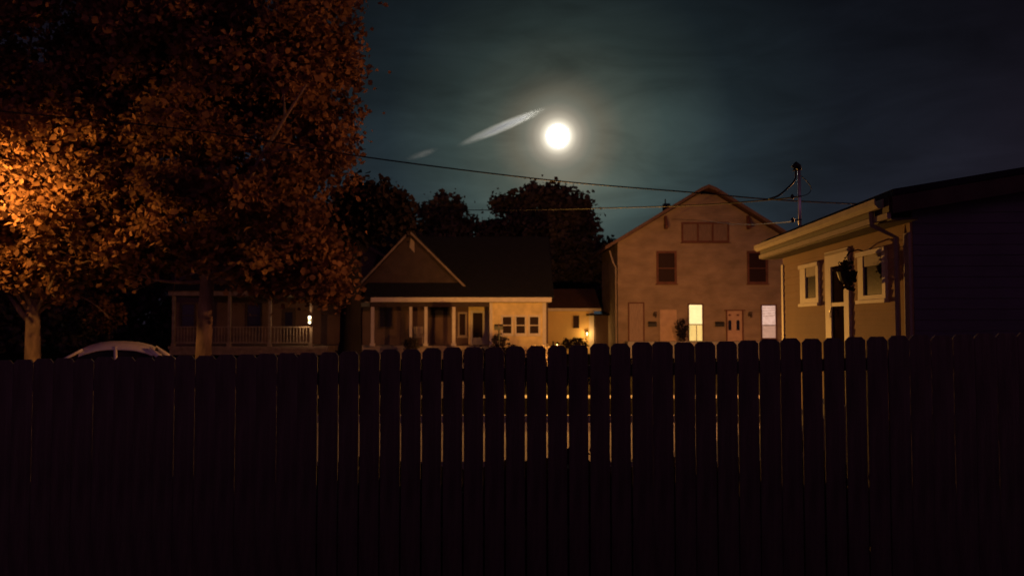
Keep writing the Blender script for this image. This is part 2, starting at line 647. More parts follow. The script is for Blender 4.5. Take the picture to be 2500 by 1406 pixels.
def tree(name, label, base, trunk_r, fork_z, lobes, nleaf, lsize, lm, bm_, seed, group=None, clump=.55, nclump=220, lean=(0, 0), fork=None):
    """lobes: list of (centre, radii) in world space"""
    rng = np.random.default_rng(seed)
    root = thing(name, label, 'tree', base, 0, group)
    B = Vector(base)
    tr = MB()
    top = Vector((lean[0], lean[1], fork_z))
    n = 9
    pts = [Vector((lean[0] * (i / n) ** 1.5 + .0, lean[1] * (i / n) ** 1.5, fork_z * i / n)) for i in range(n + 1)]
    rr = [trunk_r * (1.35 if i == 0 else 1.12 if i == 1 else 1.0 - .22 * i / n) for i in range(n + 1)]
    tr.tube(pts, rr, 14)
    cc = []
    tot = sum(l[1][0] * l[1][1] * l[1][2] for l in lobes)
    for c, r in lobes:
        c = Vector(c) - B
        # main limb
        for j in range(3):
            tgt = c + Vector((rng.normal(0, r[0] * .35), rng.normal(0, r[1] * .35), rng.normal(0, r[2] * .3) + r[2] * .1))
            lp = bent(top - Vector((0, 0, .1 + .25 * j)), tgt, rng, .07)
            r0 = trunk_r * (.5 - .1 * j)
            tr.tube(lp, [r0 * (1 - .8 * i / 6) for i in range(7)], 8)
            for q in range(4):
                s0 = lp[2 + q]
                e0 = s0 + Vector((rng.normal(0, r[0] * .42), rng.normal(0, r[1] * .42), rng.normal(0, r[2] * .3)))
                tr.tube(bent(s0, e0, rng, .09), [r0 * .32 * (1 - .85 * i / 6) for i in range(7)], 5)
        k = max(12, int(nclump * (r[0] * r[1] * r[2]) / tot))
        d = rng.normal(0, 1, (k, 3))
        d /= np.linalg.norm(d, axis=1)[:, None]
        q = rng.uniform(.25, 1.0, k) ** .45
        q *= 1 + .10 * np.sin(d[:, 0] * 7 + seed) * np.cos(d[:, 2] * 6)
        cc.append(np.array(c) + d * q[:, None] * np.array(r))
    if fork:
        for f in fork:
            p0 = Vector((f[0][0], f[0][1], f[0][2]))
            tr.tube([p0, p0.lerp(Vector(f[1]), .5) + Vector((0, 0, -.06)), Vector(f[1])], [f[2], f[2] * .8, f[2] * .6], 8)
    tr.build('trunk', bm_, root, smooth=True)
    leaves_mesh('crown', np.concatenate(cc), nleaf, clump, lsize, lm, root, rng)
    return root


# overgrown strip on the far side of the fence
rngw = np.random.default_rng(77)
wc = np.stack([rngw.uniform(-5.5, 6.5, 900), rngw.uniform(6.15, 6.9, 900), rngw.uniform(.05, .78, 900)], 1)
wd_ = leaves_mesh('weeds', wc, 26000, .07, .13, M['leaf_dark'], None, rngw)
tag(wd_, kind='stuff')
# two street maples on the left
Y = 24.5
ax, az = px(497, Y), 0
bx = px(83, Y)
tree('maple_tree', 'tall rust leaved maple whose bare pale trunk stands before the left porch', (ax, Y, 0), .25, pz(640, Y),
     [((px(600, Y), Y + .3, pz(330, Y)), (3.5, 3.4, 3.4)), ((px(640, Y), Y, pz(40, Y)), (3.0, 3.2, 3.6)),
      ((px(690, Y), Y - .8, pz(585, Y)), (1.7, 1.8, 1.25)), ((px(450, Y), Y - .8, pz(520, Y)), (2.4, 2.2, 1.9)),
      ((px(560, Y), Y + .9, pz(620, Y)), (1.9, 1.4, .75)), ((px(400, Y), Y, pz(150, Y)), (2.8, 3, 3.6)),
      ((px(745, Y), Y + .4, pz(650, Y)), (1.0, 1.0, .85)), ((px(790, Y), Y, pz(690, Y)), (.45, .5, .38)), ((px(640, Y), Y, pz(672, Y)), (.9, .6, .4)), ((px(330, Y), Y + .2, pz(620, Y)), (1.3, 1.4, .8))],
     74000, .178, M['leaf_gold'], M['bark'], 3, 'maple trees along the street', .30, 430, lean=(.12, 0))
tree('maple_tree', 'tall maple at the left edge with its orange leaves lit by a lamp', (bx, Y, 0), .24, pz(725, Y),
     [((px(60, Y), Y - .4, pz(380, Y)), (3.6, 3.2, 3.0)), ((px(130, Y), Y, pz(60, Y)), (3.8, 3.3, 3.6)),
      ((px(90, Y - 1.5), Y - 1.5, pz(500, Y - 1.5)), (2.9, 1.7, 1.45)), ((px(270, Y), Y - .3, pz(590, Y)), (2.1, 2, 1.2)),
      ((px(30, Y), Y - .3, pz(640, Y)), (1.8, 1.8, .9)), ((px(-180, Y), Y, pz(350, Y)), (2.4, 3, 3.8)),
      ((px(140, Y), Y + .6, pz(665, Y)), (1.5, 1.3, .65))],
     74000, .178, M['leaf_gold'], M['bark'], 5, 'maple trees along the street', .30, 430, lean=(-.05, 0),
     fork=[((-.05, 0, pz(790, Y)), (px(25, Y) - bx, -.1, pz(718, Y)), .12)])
# dark tree between the two porch houses
Y = 31
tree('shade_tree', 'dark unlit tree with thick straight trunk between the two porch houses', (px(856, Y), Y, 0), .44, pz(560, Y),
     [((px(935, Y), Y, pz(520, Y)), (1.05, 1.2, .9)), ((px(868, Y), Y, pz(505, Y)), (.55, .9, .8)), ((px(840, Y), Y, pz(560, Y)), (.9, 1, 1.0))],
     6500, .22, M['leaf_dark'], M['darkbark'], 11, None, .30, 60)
# trees beyond the roofs
Y = 62
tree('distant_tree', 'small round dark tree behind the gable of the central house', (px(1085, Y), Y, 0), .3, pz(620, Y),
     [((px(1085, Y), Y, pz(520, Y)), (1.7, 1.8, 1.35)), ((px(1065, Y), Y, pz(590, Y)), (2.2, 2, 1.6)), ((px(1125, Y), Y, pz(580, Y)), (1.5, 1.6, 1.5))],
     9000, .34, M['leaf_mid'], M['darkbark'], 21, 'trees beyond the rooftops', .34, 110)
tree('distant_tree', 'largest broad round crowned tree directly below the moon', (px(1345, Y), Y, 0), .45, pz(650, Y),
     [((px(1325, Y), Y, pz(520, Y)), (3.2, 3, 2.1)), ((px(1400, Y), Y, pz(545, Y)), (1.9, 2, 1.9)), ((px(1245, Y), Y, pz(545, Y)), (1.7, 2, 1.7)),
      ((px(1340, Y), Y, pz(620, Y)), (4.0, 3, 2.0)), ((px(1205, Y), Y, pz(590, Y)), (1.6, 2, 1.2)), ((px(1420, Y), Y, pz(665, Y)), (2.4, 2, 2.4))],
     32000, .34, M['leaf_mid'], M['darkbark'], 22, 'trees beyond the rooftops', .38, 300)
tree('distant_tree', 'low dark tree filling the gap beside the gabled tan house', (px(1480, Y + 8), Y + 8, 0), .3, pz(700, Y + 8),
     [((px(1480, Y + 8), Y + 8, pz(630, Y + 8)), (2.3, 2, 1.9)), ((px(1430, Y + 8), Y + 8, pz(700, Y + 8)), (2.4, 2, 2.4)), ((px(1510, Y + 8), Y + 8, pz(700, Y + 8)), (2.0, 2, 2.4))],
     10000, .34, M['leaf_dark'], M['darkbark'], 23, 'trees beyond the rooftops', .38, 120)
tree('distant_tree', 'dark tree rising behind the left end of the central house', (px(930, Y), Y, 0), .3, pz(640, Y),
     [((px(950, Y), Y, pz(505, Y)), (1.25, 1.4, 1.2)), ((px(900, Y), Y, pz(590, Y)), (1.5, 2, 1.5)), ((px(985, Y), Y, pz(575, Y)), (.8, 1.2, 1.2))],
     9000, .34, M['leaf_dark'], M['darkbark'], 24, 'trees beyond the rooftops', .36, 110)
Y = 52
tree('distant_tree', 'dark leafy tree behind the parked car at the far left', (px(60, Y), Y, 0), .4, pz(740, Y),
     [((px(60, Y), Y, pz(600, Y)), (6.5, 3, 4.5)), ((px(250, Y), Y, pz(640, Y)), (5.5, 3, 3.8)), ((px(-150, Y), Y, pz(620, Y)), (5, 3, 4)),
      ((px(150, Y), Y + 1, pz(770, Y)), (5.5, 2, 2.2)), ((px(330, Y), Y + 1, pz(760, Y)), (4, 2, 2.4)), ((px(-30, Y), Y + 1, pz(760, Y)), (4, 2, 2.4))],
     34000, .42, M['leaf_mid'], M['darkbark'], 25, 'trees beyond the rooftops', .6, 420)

def shrub(label, c, r, n, size, m, seed, group=None):
    rng = np.random.default_rng(seed)
    root = thing('shrub', label, 'shrub', (c[0], c[1], 0), 0, group)
    st = MB()
    for k in range(6):
        e = Vector((rng.normal(0, r[0] * .4), rng.normal(0, r[1] * .4), c[2] + rng.uniform(-.2, .5) * r[2]))
        st.tube(bent((rng.normal(0, .05), rng.normal(0, .05), 0), e, rng, .05), [.03 * (1 - .7 * i / 6) for i in range(7)], 5)
    st.build('stems', M['darkbark'], root)
    d = rng.normal(0, 1, (40, 3))
    d /= np.linalg.norm(d, axis=1)[:, None]
    cc = np.array([0, 0, c[2]]) + d * (rng.uniform(.2, 1, 40) ** .4)[:, None] * np.array(r)
    cc[:, 2] = np.maximum(cc[:, 2], .1)
    leaves_mesh('foliage', cc, n, min(r) * .25, size, m, root, rng)
    return root


shrub('rounded shrub catching lamp light behind the parked car roof', (px(262, 33), 33, pz(768, 33)), (.55, .5, .7), 900, .16, M['leaf_gold'], 31)
shrub('low shrub behind the windshield of the parked car', (px(205, 35), 35, pz(790, 35)), (.6, .5, .6), 700, .16, M['leaf_mid'], 32)
shrub('small leafy plant at the foot of the porch posts of the central house', (px(1003, 40), 40.6, pz(842, 40.6)), (.35, .3, .35), 400, .13, M['leaf_mid'], 33)
shrub('low bush under the window of the yellow garage', (px(1398, 48), 48, pz(838, 48)), (.9, .4, .3), 500, .14, M['leaf_dark'], 34)
shrub('scrubby dark bush right of the boarded door of the tan house', (px(1666, 44), 44.2, pz(805, 44.2)), (.30, .25, .55), 350, .12, M['leaf_dark'], 35)
shrub('loose bush before the sun porch windows of the central house', (px(1218, 40), 40.5, pz(832, 40.5)), (.4, .3, .35), 260, .12, M['leaf_mid'], 36)


shrub('sparse leggy bush added out of sight to mottle the sun porch with shade', (1.12, 29.0, .93), (.62, .3, .22), 360, .085, M['leaf_mid'], 38)  # added for the leaf shadows it throws on the sun porch
shrub('unseen dark hedge added behind the fence to block the lantern light', (-.35, 28.3, .68), (1.55, .45, .54), 5000, .10, M['leaf_dark'], 37)  # added to keep lantern light off the left porch and shade tree


# ------------------------------------------------------------------ central house
def central_house():
    r = thing('gabled_house', 'low central house with pointed left gable, dark roof and lit sun porch', 'house', (px(1120, 42), 42, 0))
    X = lambda p, Y: px(p, Y) - r.location.x
    YL = lambda Y: Y - 42
    wl, wr = X(885, 44), X(1338, 44)
    ytop = pz(735, 42)
    # main wall behind the porch
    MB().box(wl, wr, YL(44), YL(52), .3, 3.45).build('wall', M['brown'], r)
    MB().box(wl - .05, wr + .05, YL(42.3), YL(44) - .002, 0, .72).build('porch_floor', M['offwhite'], r)
    # main roof
    z0, zr = pz(726, 41.8), pz(578, 48)
    xl, xr = X(1000, 44), X(1350, 42)
    xr2 = X(1367, 47.5)
    rf = MB()
    n = 8
    rf.prism_x([(YL(41.75), z0 - .03), (YL(41.75), z0 + .08), (YL(48), zr), (YL(54.3), z0 + .08), (YL(54.3), z0 - .03), (YL(48), zr - .14)], X(890, 42), xr + .05)
    rf.build('roof', M['shingle'], r)
    # fascia along the porch
    fa = MB().box(X(905, 41.7), X(1347, 41.7), YL(41.68), YL(41.745), pz(737, 41.7), pz(726, 41.7)).build('fascia', M['white'], r)
    MB().box(X(892, 42), X(1345, 42), YL(41.85), YL(43.99), pz(737, 41.7) - .02, pz(737, 41.7) + .03).build('porch_ceiling', M['offwhite'], r)
    # frieze beam
    MB().box(X(905, 42), X(1195, 42), YL(41.95), YL(42.1), pz(749, 42), pz(738, 42) - .03).build('porch_beam', M['darkwood_shade'], r)
    # front gable
    zg0, zg1 = pz(703, 43), pz(570, 43)
    gx0, gx1, gxm = X(876, 43), X(1136, 43), X(1001, 43)
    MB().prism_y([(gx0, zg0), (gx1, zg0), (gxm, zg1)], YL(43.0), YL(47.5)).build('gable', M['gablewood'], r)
    gr = MB()
    for a, b in (((gx0 - .35, zg0 - .34), (gxm, zg1 + .06)), ((gxm, zg1 + .06), (gx1 + .35, zg0 - .34))):
        gr.prism_y([a, b, (b[0], b[1] + .16), (a[0], a[1] + .16)], YL(42.72), YL(47.6))
    gr.build('gable_roof', M['shingle'], r)
    rk = MB()
    for a, b in (((gx0 - .38, zg0 - .40), (gxm, zg1 - .02)), ((gxm, zg1 - .02), (gx1 + .38, zg0 - .40))):
        rk.prism_y([a, b, (b[0], b[1] + .15), (a[0], a[1] + .15)], YL(42.64), YL(42.715))
    rk.build('rake_board', M['dull'], r)
    MB().prism_y([(gxm - .05, zg1 - .75), (gxm + .22, zg1 - 1.05), (gxm + .22, zg1 - .45), (gxm + .02, zg1 - .25)], YL(42.97), YL(43.0) - .002).build('gable_patch', M['offwhite'], r)
    # chimney or vent behind ridge
    # porch posts
    for p_, w_ in ((910, .16), (1003, .14), (1040, .16), (1108, .17)):
        x = X(p_, 42)
        MB().box(x - w_ / 2, x + w_ / 2, YL(42.0) - w_ / 2, YL(42.0) + w_ / 2, .72, pz(749, 42)).box(x - w_ * .75, x + w_ * .75, YL(42) - w_ * .75, YL(42) + w_ * .75, .72, .86).build('porch_post', M['white'], r)
    MB().box(X(870, 43), X(900, 43), YL(43.3), YL(43.9), pz(748, 43), pz(738, 43)).build('eave_return', M['offwhite'], r)
    # recessed windows and door
    Yw = 44
    win(r, X(1048, Yw), X(1100, Yw), pz(772, Yw), pz(742, Yw), YL(Yw), M['darkwood_shade'], M['glass'], .06)
    win(r, X(1118, Yw), X(1140, Yw), pz(822, Yw), pz(762, Yw), YL(Yw), M['offwhite'], M['glass2'], .09)
    win(r, X(925, Yw), X(960, Yw), pz(800, Yw), pz(748, Yw), YL(Yw), M['darkwood_shade'], M['glass'], .06)
    MB().box(X(1144, Yw), X(1196, Yw), YL(Yw) - .012, YL(Yw) - .0025, .73, pz(742, Yw)).build('entry_glow_panel', M['cream'], r)  # pale sheet over the brown wall, lamplit glow put into its colour
    d = MB()
    x0, x1 = X(1149, Yw), X(1193, Yw)
    zt = pz(758, Yw)
    d.box(x0, x0 + .13, YL(Yw) - .08, YL(Yw), .73, zt).box(x1 - .16, x1, YL(Yw) - .08, YL(Yw), .73, zt).box(x0 + .13, x1 - .16, YL(Yw) - .08, YL(Yw), zt - .13, zt)
    do = d.build('door', M['white'], r)
    MB().box(x0 + .13, x1 - .16, YL(Yw) - .05, YL(Yw) - .013, .73, pz(824, Yw) + .0).build('kick_panel', M['white'], do)
    MB().box(x0 + .13, x1 - .33, YL(Yw) - .03, YL(Yw) - .013, pz(824, Yw), zt - .13).build('pane', M['glass2'], do)
    MB().box(x1 - .33, x1 - .16, YL(Yw) - .045, YL(Yw) - .013, pz(824, Yw), zt - .13).build('stile', M['white'], do)
    # enclosed sun porch
    Ys = 42.15
    sx0, sx1 = X(1196, Ys), X(1332, Ys)
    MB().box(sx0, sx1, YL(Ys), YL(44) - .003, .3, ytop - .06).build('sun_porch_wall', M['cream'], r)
    MB().box(sx1 - .16, sx1 + .03, YL(Ys) - .03, YL(Ys) + .12, .3, ytop - .07).build('corner_board', M['white'], r)
    MB().box(sx0 - .02, sx0 + .14, YL(Ys) - .03, YL(Ys) + .12, .3, ytop - .07).build('corner_board', M['white'], r)
    for a, b in ((1223, 1253), (1256, 1286), (1289, 1319)):
        win(r, X(a, Ys), X(b, Ys), pz(818, Ys), pz(769, Ys), YL(Ys), M['white'], M['glass2'], .10, mid=pz(794, Ys))
    # far right dark side annex
    MB().box(wl, wr, YL(42.5), YL(42.6), 0, .3).build('foundation', M['concrete'], r)
    st = MB()
    for k in range(4):
        st.box(X(1150, 42), X(1192, 42), YL(41.2) + .27 * k, YL(42.3) - .003, .004 + .17 * k, .17 * (k + 1))
    st.build('steps', M['concrete'], r)
    # attached chimney
    cx = X(1353, 47)
    return r


central_house()
# things on the porch: chair and planter
Yc = 42.9
chair = thing('porch_chair', 'pale slatted chair on the shaded porch behind the left posts', 'chair', (px(1025, Yc), Yc, .72), R(25))
for sx_ in (-.24, .24):
    MB().box(sx_ - .025, sx_ + .025, -.27, -.22, 0, .42).build('leg', M['offwhite'], chair)
    MB().box(sx_ - .025, sx_ + .025, .22, .27, 0, .42).build('leg', M['offwhite'], chair)
    MB().box(sx_ - .035, sx_ + .035, -.27, .27, .60, .64).box(sx_ - .02, sx_ + .02, -.27, -.23, .47, .60).build('armrest', M['offwhite'], chair)
MB().box(-.27, .27, -.27, .27, .42, .46).build('seat', M['offwhite'], chair)
bk = MB()
for k in range(5):
    bk.box(-.25 + .105 * k, -.17 + .105 * k, .24, .265, .465, 1.02)
bk.box(-.27, .27, .27, .29, .9, .98)
bk.build('backrest', M['offwhite'], chair)

# mailbox on a post by the sun porch
Ym = 33
mx = thing('mailbox', 'black mailbox on a thin post in front of the sun porch windows', 'mailbox', (px(1216, Ym), Ym, 0))
MB().tube([(.04, 0, 0), (.04, 0, pz(805, Ym))], .035, 8).build('post', M['black'], mx)
bz = pz(805, Ym)
pf = [(-.10, bz), (.10, bz), (.10, bz + .13)] + [(.10 * math.cos(R(a)), bz + .13 + .10 * math.sin(R(a))) for a in range(15, 180, 15)] + [(-.10, bz + .13)]
bx_ = MB().prism_x([(y, z) for y, z in pf], -.16, .20).build('box', M['black'], mx)
MB().box(.02, .05, -.125, -.101, bz + .1, bz + .26).build('flag', M['shingle_red'], mx)


# ------------------------------------------------------------------ left two storey porch house
def left_house():
    Yw = 46
    r = thing('porch_house', 'two storey house with long railed front porch behind the maples', 'house', (px(600, 42), 42, 0))
    X = lambda p, Y: px(p, Y) - r.location.x
    YL = lambda Y: Y - 42
    x0, x1 = X(425, Yw), X(925, Yw)
    ze = pz(622, Yw)
    zp = pz(478, Yw)
    xm = (x0 + x1) / 2
    MB().prism_y([(x0, .3), (x1, .3), (x1, ze), (xm, zp), (x0, ze)], YL(Yw), YL(56)).build('wall', M['brown'], r)
    rf = MB()
    sl = (zp - ze) / (x1 - xm)
    for a, b in (((x0 - .5, ze - .5 * sl + .05), (xm, zp + .05)), ((xm, zp + .05), (x1 + .5, ze - .5 * sl + .05))):
        rf.prism_y([a, b, (b[0], b[1] + .2), (a[0], a[1] + .2)], YL(Yw - .5), YL(56.4))
    rf.build('roof', M['shingle'], r)
    rk = MB()
    for a, b in (((x0 - .52, ze - .52 * sl), (xm, zp)), ((xm, zp), (x1 + .52, ze - .52 * sl))):
        rk.prism_y([a, b, (b[0], b[1] + .18), (a[0], a[1] + .18)], YL(Yw - .56), YL(Yw - .503))
    rk.build('rake_board', M['brown'], r)
    for a, b in ((500, 540), (620, 660), (745, 785)):
        win(r, X(a, Yw), X(b, Yw), pz(690, Yw), pz(630, Yw), YL(Yw), M['dull'], M['glass'], .09, mid=pz(660, Yw))
    # porch
    MB().box(X(415, 42), X(800, 42), YL(42), YL(Yw) - .003, .25, pz(845, 42)).build('porch_floor', M['dull'], r)
    MB().box(X(413, 42), X(802, 42), YL(41.92), YL(42) - .003, pz(852, 42), pz(845, 42)).build('porch_skirt', M['dull'], r)
    zr0 = pz(724, 42)
    MB().prism_x([(YL(41.75), pz(706, 42)), (YL(Yw) - .003, pz(706, 42) + 1.1), (YL(Yw) - .003, pz(706, 42) + .95), (YL(41.75), pz(706, 42) - .1)][::-1], X(405, 42), X(808, 42)).build('porch_roof', M['shingle'], r)
    MB().box(X(412, 42), X(803, 42), YL(41.86), YL(41.96), pz(722, 42), pz(708, 42)).build('fascia', M['dull'], r)
    MB().box(X(416, 42), X(800, 42), YL(42.0), YL(Yw) - .004, pz(722, 42) - .01, pz(722, 42) + .03).build('porch_ceiling', M['dull'], r)
    for p_ in (424, 560, 659, 760):
        x = X(p_, 42.1)
        MB().box(x - .07, x + .07, YL(42.05), YL(42.19), pz(845, 42), pz(722, 42) - .012).box(x - .10, x + .10, YL(42.02), YL(42.22), pz(845, 42), pz(838, 42)).build('porch_post', M['dull'], r)
    for a, b in ((424, 560), (560, 659), (659, 760)):
        ra = MB()
        xa, xb = X(a, 42.1) + .075, X(b, 42.1) - .075
        zt, zb = pz(797, 42), pz(838, 42)
        ra.box(xa, xb, YL(42.08), YL(42.16), zt - .06, zt).box(xa, xb, YL(42.09), YL(42.15), zb, zb + .06)
        k = int((xb - xa) / .16)
        for i in range(1, k):
            q = xa + (xb - xa) * i / k
            ra.box(q - .02, q + .02, YL(42.10), YL(42.14), zb + .06, zt - .06)
        ra.build('railing', M['dull'], r)
    for a, b in ((440, 478), (600, 640)):
        win(r, X(a, Yw), X(b, Yw), pz(800, Yw), pz(740, Yw), YL(Yw), M['darkwood_shade'], M['glass'], .09, mid=pz(770, Yw))
    d = MB().box(X(690, Yw), X(722, Yw), YL(Yw) - .07, YL(Yw) - .002, pz(842, Yw), pz(752, Yw)).build('door', M['darkwood_shade'], r)
    MB().box(X(697, Yw), X(715, Yw), YL(Yw) - .08, YL(Yw) - .071, pz(795, Yw), pz(762, Yw)).build('pane', M['glass'], d)
    return r


left_house()
# porch lantern with two bulbs on the right post
lp = P(756, 781, 41.85)
pl = thing('porch_lantern', 'small lit lantern with two bright bulbs on the right post of the left porch', 'lantern', lp)
MB().box(-.09, .09, .06, .08, -.22, .24).build('back_plate', M['black'], pl)
for k, (dz, rr) in enumerate(((.13, .065), (-.13, .05))):
    b = MB().lathe([(max(.004, rr * math.sin(math.pi * i / 8)), dz - rr * math.cos(math.pi * i / 8)) for i in range(9)], n=12).build('bulb', M['bulb'], pl, smooth=True)
    MB().lathe([(.03, dz + rr), (.04, dz + rr + .03), (.01, dz + rr + .05)], n=10).build('cap', M['black'], pl)
light('lantern_light', (-.1, -.12, 0), (1, .62, .25), 42, pl, .05)


# ------------------------------------------------------------------ yellow garage
def garage():
    Yw = 50
    r = thing('yellow_garage', 'small pale yellow building with red roof between the two larger houses', 'garage', (px(1400, Yw), Yw, 0))
    X = lambda p, Y: px(p, Y) - r.location.x
    z1 = pz(757, Yw)
    x0, x1 = X(1315, Yw), X(1449, Yw)
    MB().box(x0, x1, 0, 7, 0, z1 + .05).build('wall', M['yellow'], r)
    zr = pz(705, Yw + 3.5)
    xr0, xr1 = x0 - .3, X(1466, Yw)
    MB().prism_x([(-.35, z1 + .04), (-.35, z1 + .12), (3.5, zr), (7.35, z1 + .12), (7.35, z1 + .04), (3.5, zr - .12)], xr0, xr1).build('roof', M['shingle_red'], r)
    MB().box(xr0, xr1, -.43, -.353, z1 - .06, z1 + .11).build('gutter', M['white'], r)
    MB().box(xr0, X(1460, Yw), -.353, -.002, z1 - .06, z1 - .02).build('soffit', M['white'], r)
    win(r, X(1399, Yw), X(1414, Yw), pz(801, Yw), pz(770, Yw), 0, M['darkwood_shade'], M['glass2'], .05, sill=False)
    MB().box(X(1438, Yw), X(1450, Yw), -.06, -.002, 0, z1 - .07).build('corner_board', M['white'], r)
    # lean-to at the right
    MB().box(X(1431, Yw), X(1486, Yw), -1.1, -.50, pz(770, 49), pz(766, 49)).box(X(1431, Yw), X(1486, Yw), -.50, 3, pz(770, 49), pz(766, 49)).build('lean_to_roof', M['shingle'], r)
    MB().box(X(1452, Yw), X(1505, Yw), -.4, 3, 0, pz(770, 49) - .003).build('lean_to_wall', M['brown'], r)
    return r


garage()
gl = thing('wall_lamp', 'small bright lamp at the lower right corner of the yellow garage', 'lamp', P(1434, 815, 49.5))
MB().box(-.05, .05, .30, .495, -.04, .04).build('bracket', M['black'], gl)
MB().lathe([(.02, -.12), (.05, -.10), (.06, .06), (.03, .1)], (0, .24), n=12).build('lamp_glass', emit('garage_lamp_glass', (1, .72, .3), 1.6), gl, smooth=True)
MB().lathe([(.10, .102), (.05, .16), (.01, .18)], (0, .24), n=12).build('cap', M['black'], gl)
light('garage_light', (0, -.02, .0), (1, .56, .17), 28, gl, .08)


# ------------------------------------------------------------------ tan gabled house
def tan_house():
    Yw = 45
    r = thing('tan_house', 'tall tan gabled house with two lit ground floor windows', 'house', (px(1720, Yw), Yw, 0))
    X = lambda p, Y=Yw: px(p, Y) - r.location.x
    Z = lambda p, Y=Yw: P(1720, p, Y).z
    x0, x1 = X(1509), X(1940)
    xm = X(1728)
    ze0 = Z(592)
    zp = Z(462)
    k = (zp - ze0) / (xm - x0)
    zc = zp - .35
    MB().prism_y([(x0, .35), (x1, .35), (x1, ze0), (xm + .5, zp - .5 * k), (xm - .5, zp - .5 * k), (x0, ze0)], 0, 8).build('wall', M['tan'], r)
    MB().box(x0 - .03, x1 + .03, -.03, 8.03, 0, .35).build('foundation', M['concrete'], r)
    # roof with clipped peak and wide overhang
    rf = MB()
    ov = .5
    a = (x0 - .75, ze0 - .75 * k)
    pts_l = [a, (xm - .45, zp - .45 * k + .12)]
    zt = zp - .45 * k + .12
    for p, q in (((x0 - .75, ze0 - .75 * k + .06), (xm - .42, zt)), ((xm - .42, zt), (xm, zt + .17)), ((xm, zt + .17), (xm + .42, zt)), ((xm + .42, zt), (x1 + .75, ze0 - .75 * k + .06))):
        rf.prism_y([p, q, (q[0], q[1] + .14), (p[0], p[1] + .14)], -.55, 8.5)
    rf.build('roof', M['shingle_red'], r)
    rk = MB()
    for p, q in (((x0 - .78, ze0 - .78 * k), (xm - .42, zt - .04)), ((xm - .42, zt - .04), (xm, zt + .13)), ((xm, zt + .13), (xm + .42, zt - .04)), ((xm + .42, zt - .04), (x1 + .78, ze0 - .78 * k))):
        rk.prism_y([p, q, (q[0], q[1] + .19), (p[0], p[1] + .19)], -.62, -.553)
    rk.build('rake_board', mat('rust_trim', (.14, .085, .07), .8, .15, 2), r)
    for p in (1626, 1828):
        MB().box(X(p) - .07, X(p) + .07, -.5, -.004, Z(560), Z(553)).box(X(p) - .07, X(p) + .07, -.12, -.005, Z(553) + .002, Z(528)).prism_x([(-.5, Z(553)), (-.42, Z(553)), (-.12, Z(535)), (-.12, Z(530))][::-1], X(p) - .06, X(p) + .06).build('eave_bracket', M['pale_red'], r)
    ch = MB().box(X(1640), X(1656), 2, 2.5, Z(500), Z(484)).tube([(X(1645), 2.2, Z(484)), (X(1645), 2.2, Z(472))], .04, 6)
    ch.build('roof_vent', M['black'], r)
    MB().box(x0 - .01, x0 + .12, -.03, -.002, .36, ze0 - .1).build('corner_board', M['tan'], r)
    MB().tube([(x0 - .10, .1, .1), (x0 - .10, .1, Z(652)), (x0 - .25, .1, Z(640)), (x0 - .45, .1, Z(612))], .045, 8).build('downspout', M['offwhite'], r)
    # windows
    win(r, X(1665), X(1782), Z(592), Z(543), 0, M['pale_red'], M['attic_blind'], .10, cols=3)
    win(r, X(1603), X(1653), Z(693), Z(613), 0, M['pale_red'], M['glass2'], .12, mid=Z(655), lower=M['glass2'])
    win(r, X(1825), X(1876), Z(693), Z(613), 0, M['pale_red'], M['glass2'], .12, mid=Z(655), lower=M['glass2'])
    w = win(r, X(1679), X(1717), Z(835), Z(741), 0, M['pale_red'], M['shade_lit'], .075, mid=Z(792), lower=M['curtain_lit'])
    w['label'] = 'brightly lit window with cream blind'
    cu = MB().box(X(1699), X(1701), -.02, -.013, Z(833), Z(794)).build('curtain_edge', M['curtain'], w)
    w = win(r, X(1857), X(1896), Z(828), Z(743), 0, M['pale_red'], M['pink_lit'], .075, mid=Z(794), lower=M['pink_low'])
    w['label'] = 'lit window with pinkish sagging blind'
    # folds of the sagging blind
    fb = MB()
    for i in range(4):
        zt_ = Z(751) - i * .16
        fb.prism_y([(X(1861), zt_ - .03), (X(1892), zt_ - .015 + .02 * i), (X(1892), zt_ + .0 + .02 * i), (X(1861), zt_ - .015)], -.022, -.0125)
    fb.build('blind_fold', M['curtain'], w)
    # boarded doors and the twin-pane door
    db = MB().box(X(1533), X(1536), -.07, -.002, .9, Z(741)).box(X(1570), X(1573), -.07, -.002, .9, Z(741)).box(X(1533), X(1573), -.07, -.002, Z(741) + .001, Z(738)).build('door', M['pale_red'], r)
    MB().box(X(1536) + .002, X(1570) - .002, -.03, -.003, .9, Z(741)).build('door_panel', M['curtain'], db)
    db = MB().box(X(1608), X(1611), -.06, -.002, .9, Z(756)).box(X(1652), X(1655), -.06, -.002, .9, Z(756)).box(X(1608), X(1655), -.06, -.002, Z(756) + .001, Z(753)).build('door', M['tan'], r)
    MB().box(X(1611) + .002, X(1652) - .002, -.035, -.003, .9, Z(756)).build('door_panel', mat('pale_board', (.5, .34, .24), .8, .12, 3), db)
    db = MB().box(X(1772), X(1775), -.08, -.002, .9, Z(759)).box(X(1811), X(1814), -.08, -.002, .9, Z(759)).box(X(1768), X(1818), -.10, -.002, Z(759) + .001, Z(756)).build('door', M['pale_red'], r)
    MB().box(X(1775) + .002, X(1811) - .002, -.045, -.003, .9, Z(759)).build('door_panel', mat('door_paint', (.46, .30, .22), .6, .12, 3), db)
